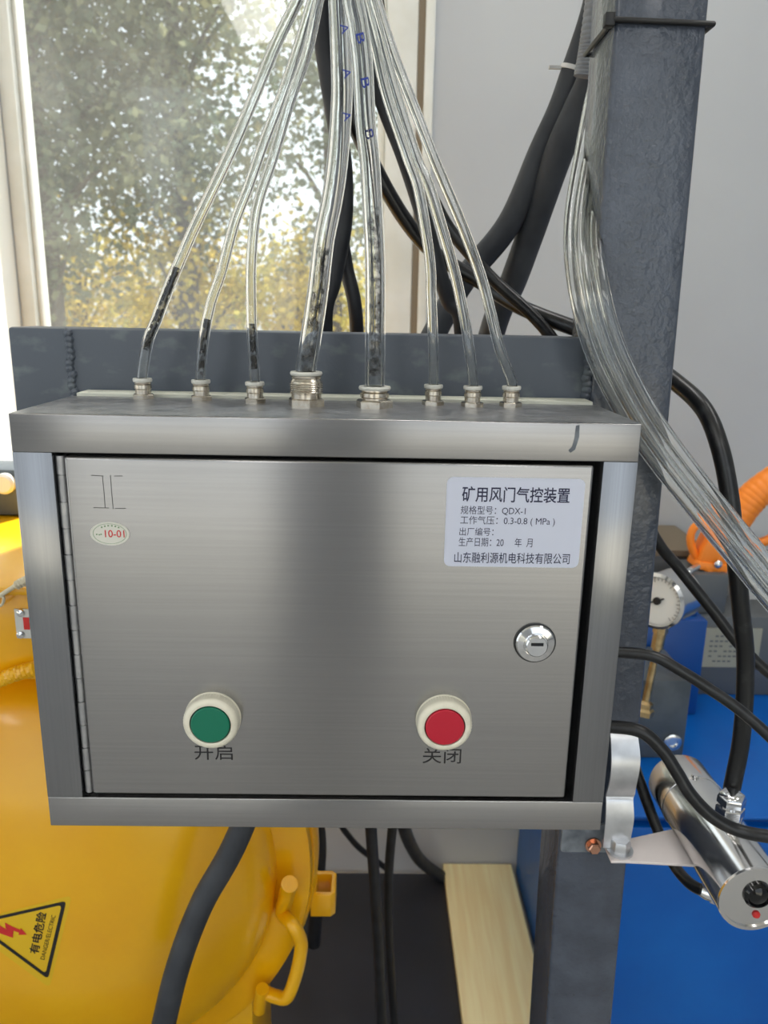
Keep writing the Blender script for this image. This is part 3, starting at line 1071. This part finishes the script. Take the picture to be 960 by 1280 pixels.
# ---------------------------------------------------------------- sensor on its bracket
SX, SZ, SR = 0.349, 0.9395, 0.0305
sn = Thing('infrared_sensor', 'polished stainless tube sensor with black lens and red light', 'sensor', (SX, .11, SZ - SR))
mb = MB()
mb.lathe([(SR, .045), (SR, .168), (SR + .0006, .1685), (SR + .0006, .1715), (SR, .172), (SR, .208), (SR - .002, .212), (SR - .010, .2135), (0, .2135)], (SX, 0, SZ), (0, 1, 0), 56)
mb.lathe([(SR, .046), (SR - .0005, .043), (SR - .0035, .043), (SR - .0035, .0445)], (SX, 0, SZ), (0, 1, 0), 56)
body = sn.part('tube_body', mb, M['polished'])
mb = MB()
mb.lathe([(SR - .003, .046), (SR - .003, .0446), (0, .0446)], (SX, 0, SZ), (0, 1, 0), 48)
fc = sn.part('end_face', mb, M['face'], label='pale round end face')
mb = MB()
mb.lathe([(.0118, .0448), (.0118, .0425), (.0100, .0405), (.0092, .0405), (.0088, .0420), (.0050, .0400), (0, .0392)], (SX + .0020, 0, SZ + .004), (0, 1, 0), 36)
sn.part('lens', mb, M['lens'], label='glossy black lens')
mb = MB()
mb.lathe([(.0032, .045), (.0032, .0435), (.0020, .0420), (0, .0416)], (SX + .0036, 0, SZ - .0155), (0, 1, 0), 18)
sn.part('indicator_light', mb, M['sign_red'], label='small red indicator light')
mb = MB()
mb.lathe([(.0036, 0), (.0036, .0016), (.0028, .0024), (0, .0024)], (SX - .002, .170, SZ + SR), (0, 0, 1), 16)
sn.part('screw', mb, M['chrome'])
o = Vector((0.3525, .108, SZ + SR - .002))
mb = MB()
mb.lathe([(.0112, 0), (.0112, .006)], o, (0, 0, 1), 24)
mb.lathe([(.0124, .005), (.0124, .0130), (.0110, .0140)], o, (0, 0, 1), 6)
mb.lathe([(.0102, .013), (.0102, .0165)], o, (0, 0, 1), 24)
mb.lathe([(.0122, .0165), (.0122, .0225), (.0105, .0260), (.0080, .0275)], o, (0, 0, 1), 6)
sn.part('cable_gland', mb, M['chrome'])
o = at(898, 1120, .115)
d = (at(876, 1112, .12) - o).normalized()
mb = MB()
mb.lathe([(.0085, -.006), (.0085, .006)], o, d, 6)
mb.lathe([(.0072, .005), (.0074, .011), (.0060, .016)], o, d, 20)
sn.part('cable_gland', mb, M['chrome'])

bk = Thing('sensor_bracket', 'silver sheet metal bracket holding the sensor on the post', 'bracket', (.26, .12, .925))
mb = MB()
zs = 0.931
mb.prism([(.2475, .128), (.2475, .0985), (.262, .0985), (.3275, .094), (.3275, .146), (.272, .129)], (0, 0, zs), X, Vector((0, 1, 0)), (0, 0, -.0026))
bk.part('arm', mb, M['arm'], label='flat pinkish aluminium arm', bevel=0.0006)
prof = [(.127, 1.046), (.121, 1.038), (.114, 1.022), (.1125, 1.005), (.116, .990), (.1185, .983), (.1165, .979), (.1135, .965), (.1125, .950), (.1125, .9335)]
sp = spline([Vector((0, a, b)) for a, b in prof], 4)
mb = MB()
x0, x1 = .2440, .2690
vs, fs = [], []
for i, p in enumerate(sp):
    q = .0022
    vs += [(x0, p.y, p.z), (x1 - .0006 * math.sin(i * .6), p.y, p.z), (x1 - .0006 * math.sin(i * .6), p.y + q, p.z), (x0, p.y + q, p.z)]
for i in range(len(sp) - 1):
    a, b = i * 4, i * 4 + 4
    for k in range(4):
        fs.append((a + k, a + (k + 1) % 4, b + (k + 1) % 4, b + k))
fs += [(0, 3, 2, 1), tuple(len(vs) - 4 + k for k in range(4))]
mb.add(vs, fs)
bk.part('strap', mb, M['galv'], label='bent galvanised strap', sharp=50)
o = Vector((.2590, .112, zs))
mb = MB()
mb.lathe([(.0120, 0), (.0120, .0022)], o, (0, 0, 1), 28)
mb.lathe([(.0092, .0022), (.0092, .0105), (.0080, .0122), (0, .0122)], o, (0, 0, 1), 6)
bk.part('hex_bolt', mb, M['galv'])

# ---------------------------------------------------------------- yellow tank
TY, TC, TR = .35, Vector((-.363, .35, .712)), .325
tk = Thing('yellow_tank', 'large yellow enamel round tank with domed door and danger sign', 'tank', (TC.x, .6, 0))
mb = MB()
mb.lathe([(TR - .012, .055), (TR - .012, .26), (TR - .06, .33), (0, .36)], TC, (0, 1, 0), 96)
tk.part('barrel', mb, M['yellow'])
mb = MB()
mb.lathe([(TR - .02, .058), (TR, .058), (TR + .004, .050), (TR + .004, .026), (TR, .020), (TR - .02, .020)], TC, (0, 1, 0), 96, closed=True)
tk.part('rim_flange', mb, M['yellow'])
mb = MB()
dome = [(TR - .004, .018), (TR - .002, .012), (TR - .004, .002), (TR - .012, -.001), (TR - .038, -.001), (TR - .046, -.004)]
R0 = TR - .046
for k in range(1, 15):
    t = k / 14
    r = R0 * math.cos(t * math.pi / 2)
    dome.append((r if k < 14 else 0, -.004 - .105 * math.sin(t * math.pi / 2) ** 1.0))
mb.lathe(dome, TC, (0, 1, 0), 96)
tk.part('dome_door', mb, M['yellow'], sharp=50)


def dome_y(x, z):
    r = math.hypot(x - TC.x, z - TC.z)
    if r >= R0:
        return TC.y - .001
    return TC.y - .004 - .105 * math.sqrt(max(0, 1 - (r / R0) ** 2))


def on_dome(px_, py_, lift=.0006):
    lo, hi = .1, .5
    for _ in range(40):
        m_ = (lo + hi) / 2
        p = at(px_, py_, m_)
        if m_ < dome_y(p.x, p.z):
            lo = m_
        else:
            hi = m_
    p = at(px_, py_, lo)
    n = ray(px_, py_).normalized()
    return p - n * lift


# latch rods on the door edge
lt = MB()
yb = TY - .002
P = lambda x, y, Y: at(x, y, Y)
lt.sweep(spline([P(362, 1108, yb - .030), P(357, 1122, yb - .022), P(352, 1140, yb - .006), P(366, 1156, yb - .030), P(376, 1176, yb - .030), P(375, 1196, yb - .030), P(369, 1222, yb - .030), P(359, 1246, yb - .030), P(346, 1246, yb - .022), P(330, 1240, yb - .012)], 8), .0085, 14)
lt.cyl(P(362, 1105, yb - .032), P(353, 1136, yb + .004), .0105, n=16)
lt.cyl(P(328, 1236, yb - .02), P(324, 1262, yb - .01), .0085, n=14)
tk.part('latch', lt, M['yellow'])
lg = MB()
zl = at(405, 1119, .375).z
zlb = at(405, 1146, .375).z
xa, xb = at(388, 1119, .375).x, at(419, 1119, .375).x
yl = atz(400, 1088, zl).y
t_ = .0065
pr = [(xa, .375), (xb - .006, .375), (xb, .381), (xb, yl - .006), (xb - .006, yl), (xa, yl)]
inn = [(xa + t_, .375 + t_), (xb - .006, .375 + t_), (xb - t_, .381 + .002), (xb - t_, yl - .008), (xb - .008, yl - t_), (xa + t_, yl - t_)]
v = []
for zz in (zlb, zl):
    v += [(q[0], q[1], zz) for q in pr] + [(q[0], q[1], zz) for q in inn]
f = []
for k in range(6):
    j = (k + 1) % 6
    f += [(k, j, 6 + j, 6 + k), (12 + k, 18 + k, 18 + j, 12 + j), (k, 12 + k, 12 + j, j), (6 + k, 6 + j, 18 + j, 18 + k)]
lg.add(v, f)
tk.part('lug', lg, M['yellow'], bevel=.001)
# legs of the tank
for sx in (-.2, .2):
    mb = MB()
    mb.box((TC.x + sx - .03, .42, .012), (TC.x + sx + .03, .60, .50))
    tk.part('foot', mb, M['yellow'], bevel=.004)


# danger sign printed on a triangular label that follows the dome
def dome_patch(poly, n=10, lift=.0006):
    """fan of the polygon (photo points) laid on the dome"""
    cx = sum(p[0] for p in poly) / len(poly)
    cy = sum(p[1] for p in poly) / len(poly)
    vs, fs = [on_dome(cx, cy, lift)], []
    m_ = len(poly)
    for k in range(1, n + 1):
        for p in poly:
            vs.append(on_dome(cx + (p[0] - cx) * k / n, cy + (p[1] - cy) * k / n, lift))
    for i in range(m_):
        fs.append((0, 1 + i, 1 + (i + 1) % m_))
    for k in range(n - 1):
        for i in range(m_):
            j = (i + 1) % m_
            fs.append((1 + k * m_ + i, 1 + (k + 1) * m_ + i, 1 + (k + 1) * m_ + j, 1 + k * m_ + j))
    return vs, fs


def tri_round(pts, r, n=5):
    out = []
    m_ = len(pts)
    for i in range(m_):
        a, b, c = Vector(pts[i - 1]), Vector(pts[i]), Vector(pts[(i + 1) % m_])
        p, q = b + (a - b).normalized() * r, b + (c - b).normalized() * r
        for k in range(n + 1):
            t = k / n
            out.append(p * (1 - t) ** 2 + b * 2 * t * (1 - t) + q * t * t)
    return out


def dens(poly, n=6):
    out = []
    for i in range(len(poly)):
        a, b = Vector(poly[i]), Vector(poly[(i + 1) % len(poly)])
        m_ = max(1, int((b - a).length / n))
        out += [a.lerp(b, k / m_) for k in range(m_)]
    return out


SG = [(-36, 1153), (83, 1126), (60, 1224)]
mb = MB()
out_ = dens(tri_round([(-48, 1154), (90, 1119), (62, 1235)], 8))
mb.add(*dome_patch(out_, 10, .0004))
sg = tk.part('danger_sign', mb, M['sign_yellow'], label='yellow triangular electric danger sticker', fix=False)
mb = MB()
oo = dens(tri_round(SG, 6), 3)
ct = Vector((sum(p[0] for p in SG) / 3, sum(p[1] for p in SG) / 3))
ii = [ct + (p - ct) * 0.875 for p in oo]
N_ = len(oo)
mb.add([on_dome(p.x, p.y, .0011) for p in oo] + [on_dome(p.x, p.y, .0011) for p in ii], [(i, (i + 1) % N_, N_ + (i + 1) % N_, N_ + i) for i in range(N_)])
q_ = mb.build('border', M['ink'], fix=False)
q_.parent = sg
mb = MB()
for poly in ([(-14, 1156), (-2, 1156), (16, 1166), (16.5, 1172.5), (12, 1171), (-16, 1161)], [(6, 1153), (15, 1158), (27, 1163), (28.5, 1164), (27, 1167), (13, 1162), (16, 1170), (7, 1160)],
             [(26, 1160), (33.5, 1168.5), (23, 1168.5)]):
    mb.add(*dome_patch(poly, 4, .0011))
q_ = mb.build('lightning_bolt', M['sign_red'], fix=False)
q_.parent = sg


def dome_text(s, o, u, v, width, height, bold, mb):
    t = text_mb(s, (0, 0, 0), X, Z, (0, 0, 0), width, height, bold)
    vs = [on_dome(o[0] + p[0] * u[0] + p[2] * v[0], o[1] + p[0] * u[1] + p[2] * v[1], .0011) for p in t.v]
    mb.add(vs, t.f)


mb = MB()
u = Vector((26, -54)).normalized()
v = Vector((-u.y, u.x)) * -1
dome_text('有电危险', (48.5, 1193.5), Vector((10.5, -52.5)).normalized(), Vector((-.98, -.2)), 53, 13, 0.02, mb)
dome_text('DANGER/ELECTRIC', (55.5, 1200), Vector((14, -54)).normalized(), Vector((-.97, -.24)), 57, 5.5, 0.0, mb)
q_ = mb.build('lettering', M['ink'], fix=False)
q_.parent = sg

# terminal chest on the front top of the tank
tb = Thing('terminal_chest', 'small yellow chest with a tin tag left of the control box', 'chest', (-.42, .30, .9))
za, zb_ = at(20, 850, .215).z, at(20, 735, .205).z
yb_ = atz(10, 646, zb_).y
mb = MB()
mb.box((-.69, .215, za), (-.285, .345, zb_ - .009))
tb.part('chest_body', mb, M['yellow'], bevel=.003)
mb = MB()
mb.box((-.70, .205, zb_ - .008), (-.28, yb_ + .07, zb_))
tb.part('chest_lid', mb, M['yellow'], bevel=.002)
a, b = at(21, 798, .213), at(44, 762, .213)
mb = MB()
mb.box((a.x, .2135, a.z), (b.x, .216, b.z))
tt = tb.part('tin_tag', mb, M['metal_tag'], label='tin tag with red print')
for yy in (766, 793):
    mb = MB()
    mb.lathe([(.0042, 0), (.0036, .002), (0, .003)], at(26, yy, .2135), (0, -1, 0), 14)
    q_ = mb.build('rivet', M['chrome'])
    q_.parent = tt
a, b = at(30, 787, .213), at(36, 772, .213)
mb = MB()
mb.box((a.x, .2130, a.z), (b.x, .2134, b.z))
q_ = mb.build('red_print', M['sign_red'])
q_.parent = tt
mb = MB()
ra = spline([at(-30, 862, .205), at(0, 850, .207), at(20, 842, .208), at(46, 835, .209)], 24)
rb = [p + Vector((0, -.004 * math.sin(i * .7), .004 * math.cos(i * .7))) for i, p in enumerate(ra)]
rc = [p - Vector((0, -.004 * math.sin(i * .7), .004 * math.cos(i * .7))) for i, p in enumerate(ra)]
mb.sweep(rb, .0042, 8)
mb.sweep(rc, .0042, 8)
tag(mb.build('twisted_rope', M['yellow']), 'yellow painted twisted rope below the small yellow chest', 'rope')
mb = MB()
mb.sweep(spline([at(-12, 752, .205), at(4, 742, .2), at(18, 733, .2), at(24, 729, .2), at(34, 726, .203)], 8), .0022, 8)
mb.sweep(spline([at(-5, 742, .203), at(4, 746, .2), at(3, 755, .2), at(-6, 760, .205)], 8), .0014, 6)
for k in range(6):
    mb.lathe([(0, -.006), (.005, 0), (0, .006)], at(22 + k * 3, 731 - k * 1.5, .2), (1, .3 * k, .5), 6)
tag(mb.build('tie_wire', M['rope']), 'pale knotted wire on the front of the small yellow chest', 'wire')
jb = Thing('junction_block', 'dark junction block standing on the yellow chest at the left edge', 'junction block', (-.5, .32, zb_))
o = at(2, 640, yb_)
mb = MB()
mb.box((o.x - .12, yb_, zb_), (o.x + .030, yb_ + .06, zb_ + .062))
jb.part('block_body', mb, M['iron'], bevel=.008)
mb = MB()
mb.lathe([(.011, 0), (.013, .003), (.013, .010), (.010, .013)], (o.x + .010, yb_ + .002, zb_ + .044), (0, -1, 0), 20)
jb.part('gland', mb, M['white_plastic'])

# ---------------------------------------------------------------- blue cabinet and the equipment on it
CX, CF, CZ = .412, .50, .686
bc = Thing('blue_cabinet', 'large blue enamel hydraulic cabinet behind the post', 'cabinet', (.95, .8, 0))
mb = MB()
mb.box((CX + .002, CF + .002, .012), (1.6, 1.19, CZ - .021))
bc.part('body', mb, M['blue'], bevel=.004)
mb = MB()
mb.box((CX, CF, CZ - .005), (1.605, 1.195, CZ))
bc.part('top_plate', mb, M['blue'], bevel=.0015)
mb = MB()
mb.box((CX + .016, CF + .018, CZ - .024), (1.59, 1.18, CZ - .004))
bc.part('seam', mb, M['blue_dark'])  # recess coloured darker blue for the shade under the top plate

vb = Thing('valve_block', 'grey iron valve block with a round plug on the blue cabinet', 'valve block', (.53, .74, CZ))
xa, xb = at(780, 900, .655).x, at(866, 850, .655).x
zt_ = at(860, 851, .655).z
mb = MB()
mb.box((xa, .655, CZ), (xb, .79, zt_))
vb.part('block', mb, M['iron'], bevel=.003)
o = at(840, 927, .655)
mb = MB()
mb.lathe([(.015, 0), (.015, .004), (.013, .005), (.008, .005), (.0075, .002), (0, .002)], o, (0, -1, 0), 28)
vb.part('plug', mb, M['chrome'], label='round chrome plug')
bb = Thing('pump_block', 'dark blue pump block behind the gauge', 'pump', (.6, .85, CZ))
m2 = MB()
m2.box((at(790, 800, .8).x, .80, CZ), (at(884, 790, .8).x, .92, at(880, 776, .8).z))
bb.part('block', m2, M['blue_dark'], bevel=.004)
m2 = MB()
m2.box((at(800, 800, .8).x, .82, at(880, 776, .8).z), (at(876, 790, .8).x, .90, at(880, 776, .8).z + .018))
bb.part('cap', m2, M['blue_dark'], bevel=.003)

# pressure gauge
gc = at(822, 751, .62)
ga = Vector((-.72, -.69, .06)).normalized()
GR = .041
gg = Thing('pressure_gauge', 'round steel pressure gauge with white dial beside the post', 'gauge', (at(806, 890, .66).x, .66, CZ))
mb = MB()
mb.lathe([(0, -.070), (GR - .004, -.070), (GR, -.066), (GR, -.004), (GR + .003, -.003), (GR + .003, .004), (GR - .002, .007), (GR - .004, .004), (GR - .004, .0)], gc, ga, 48)
gg.part('case', mb, M['polished'])
mb = MB()
mb.lathe([(GR - .003, -.002), (GR - .003, .001), (0, .001)], gc, ga, 48)
dl = gg.part('dial', mb, M['dial'], label='white dial with black scale')
gu = Vector((0, 0, 1)).cross(ga).normalized()
gv = ga.cross(gu)
mb = MB()
for k in range(28):
    a = math.radians(-45 + k * 10)
    d1, d2 = (.0355, .0300 if k % 5 == 0 else .0325)
    stroke(mb, [(d1 * math.cos(a), d1 * math.sin(a)), (d2 * math.cos(a), d2 * math.sin(a))], gc + ga * .001, gu, gv, ga * .0004, .0007)
q_ = mb.build('scale_marks', M['ink'], fix=False)
q_.parent = dl
mb = MB()
stroke(mb, [(.010, .006), (-.030, -.016)], gc + ga * .002, gu, gv, ga * .0006, .0022)
mb.lathe([(.006, .001), (.006, .0045), (0, .005)], gc, ga, 18)
q_ = mb.build('needle', M['ink'])
q_.parent = dl
mb = MB()
s0 = gc - ga * .025 - Vector((0, 0, GR - .002))
s1 = at(806, 884, .632)
dd = (s1 - s0).normalized()
mb.cyl(s0, s0 + dd * .020, .0115, n=6)
mb.cyl(s0 + dd * .020, s0 + dd * .045, .0095, n=20)
mb.cyl(s0 + dd * .045, s1, .0062, n=18)
mb.lathe([(.0062, -.012), (.0125, -.008), (.0125, .0), (.016, .004), (.016, .012)], s1, dd, 6)
gg.part('stem', mb, M['brass'], label='brass stem')

# motor terminal box with nameplate, grey box, motor body, ledge
nb = Thing('terminal_box', 'dark grey terminal box with a tan nameplate behind the cables', 'terminal box', (.75, .95, CZ))
a, b = at(866, 851, .88), at(1010, 772, .88)
mb = MB()
mb.box((a.x, .88, CZ), (b.x + .05, 1.0, b.z))
nbb = nb.part('housing', mb, M['plate_grey'], bevel=.004)
a, b = at(874, 833, .879), at(953, 786, .879)
mb = MB()
mb.box((a.x, .877, a.z), (b.x, .8802, b.z))
npp = nb.part('nameplate', mb, M['plate_tan'], label='tan metal nameplate with faint lines')
mb = MB()
for k in range(6):
    for j in range(9):
        if (k * 7 + j * 3) % 5 != 0:
            xx = a.x + (b.x - a.x) * (.12 + j * .085)
            zz = a.z + (b.z - a.z) * (.14 + k * .13)
            mb.box((xx, .8765, zz), (xx + (b.x - a.x) * .055, .877, zz + (b.z - a.z) * .035))
q_ = mb.build('printing', M['plate_grey'])
q_.parent = npp
gb = Thing('grey_housing', 'small dark grey housing under the orange spray gun', 'housing', (.63, .8, CZ))
a, b = at(858, 772, .89), at(914, 718, .89)
mb = MB()
mb.box((a.x, .89, at(1010, 772, .88).z), (b.x, .985, b.z))
gb.part('housing', mb, M['plate_grey'], bevel=.006)
mb = MB()
mb.sweep(spline([at(850, 790, .85), at(849, 760, .85), at(852, 735, .86), at(860, 716, .87), at(872, 708, .89)], 6), .006, 12)
gb.part('pipe', mb, M['chrome'], label='bent steel pipe')
mh = Thing('motor_housing', 'light grey rounded motor housing at the right edge behind the tubes', 'motor', (1.0, 1.08, CZ))
c_ = at(985, 775, 1.05)
mb = MB()
mb.lathe([(0, -.001), (.10, 0), (.115, .012), (.115, .3), (.10, .32), (0, .32)], (c_.x - .155, 1.08, CZ + .120), (1, 0, 0), 48)
mh.part('casing', mb, M['motor_grey'])
mb = MB()
mb.box((c_.x - .12, .99, CZ), (c_.x + .12, 1.17, CZ + .03))
mh.part('foot', mb, M['motor_grey'], bevel=.003)
rg = Thing('machine_rail', 'dark rail with brown top along the wall behind the gauge', 'rail', (.7, 1.12, CZ))
a, b = at(800, 716, 1.0), at(872, 690, 1.0)
mb = MB()
mb.box((a.x, 1.0, a.z), (b.x + .02, 1.19, b.z - .008))
rg.part('rail_body', mb, M['plate_grey'], bevel=.003)
mb = MB()
mb.box((a.x, .995, b.z - .008), (b.x + .025, 1.19, b.z + .004))
rg.part('top_strip', mb, M['seal'], label='brown top strip')
mb = MB()
mb.cyl((a.x + .02, 1.05, CZ), (a.x + .02, 1.05, a.z), .02, n=16)
mb.cyl((b.x - .02, 1.09, CZ), (b.x - .02, 1.09, a.z), .02, n=16)
rg.part('support_pin', mb, M['iron'])

# orange spray gun resting on the grey housing
og = Thing('spray_gun', 'orange plastic spray gun with ribbed handle behind the clear tubes', 'spray gun', at(890, 716, .93))
Yg = .93
mb = MB()
hp = spline([at(918, 650, Yg), at(935, 628, Yg), at(952, 612, Yg), at(985, 590, Yg), at(1020, 570, Yg)], 30)
mb.sweep(hp, lambda t: 0.0285 + .0008 * abs(math.sin(t * 42)), 24)
og.part('handle', mb, M['orange'], label='ribbed orange handle')
mb = MB()
mb.sweep(spline([at(926, 640, Yg), at(917, 655, Yg), at(910, 672, Yg), at(900, 690, Yg), at(892, 704, Yg)], 8), lambda t: .029 - .0065 * t, 20)
poly = [at(*q, Yg) for q in ((868, 700), (874, 682), (884, 662), (896, 664), (912, 690), (906, 704), (884, 708))]
mb.prism([(p.x, p.z) for p in poly], (0, Yg - .022, 0), X, Z, (0, .044, 0))
mb.prism([(p.x, p.z) for p in [at(*q, Yg) for q in ((864, 706), (868, 697), (905, 702), (907, 709), (890, 711))]], (0, Yg - .026, 0), X, Z, (0, .052, 0))
og.part('gun_body', mb, M['orange'], bevel=.003)
mb = MB()
mb.sweep(spline([at(884, 664, Yg), at(874, 656, Yg), at(866, 662, Yg), at(863, 674, Yg), at(866, 688, Yg), at(872, 698, Yg)], 8), .0076, 12)
og.part('hanging_loop', mb, M['orange'])
mb = MB()
mb.sweep(spline([at(925, 655, Yg), at(934, 668, Yg), at(946, 678, Yg), at(962, 674, Yg), at(985, 660, Yg)], 8), .0095, 12)
og.part('trigger', mb, M['orange'])
mb = MB()
mb.sweep(spline([at(880, 706, Yg - .02), at(888, 716, Yg - .02), at(898, 719, Yg - .02), at(907, 715, Yg - .02)], 8), .0070, 12)
og.part('hook', mb, M['orange'])
mb = MB()
mb.lathe([(.008, 0), (.008, .004), (.005, .007), (0, .008)], at(897, 705, Yg - .026), (0, -1, 0), 16)
og.part('pivot_screw', mb, M['chrome'], label='steel pivot screw')

# make every sub-part sit where it was modelled, whatever its parent's place
bpy.context.view_layer.update()
for ob in list(S.objects):
    if ob.parent is not None and ob.type == 'MESH':
        ob.matrix_parent_inverse = ob.parent.matrix_world.inverted()
        bpy.context.view_layer.update()
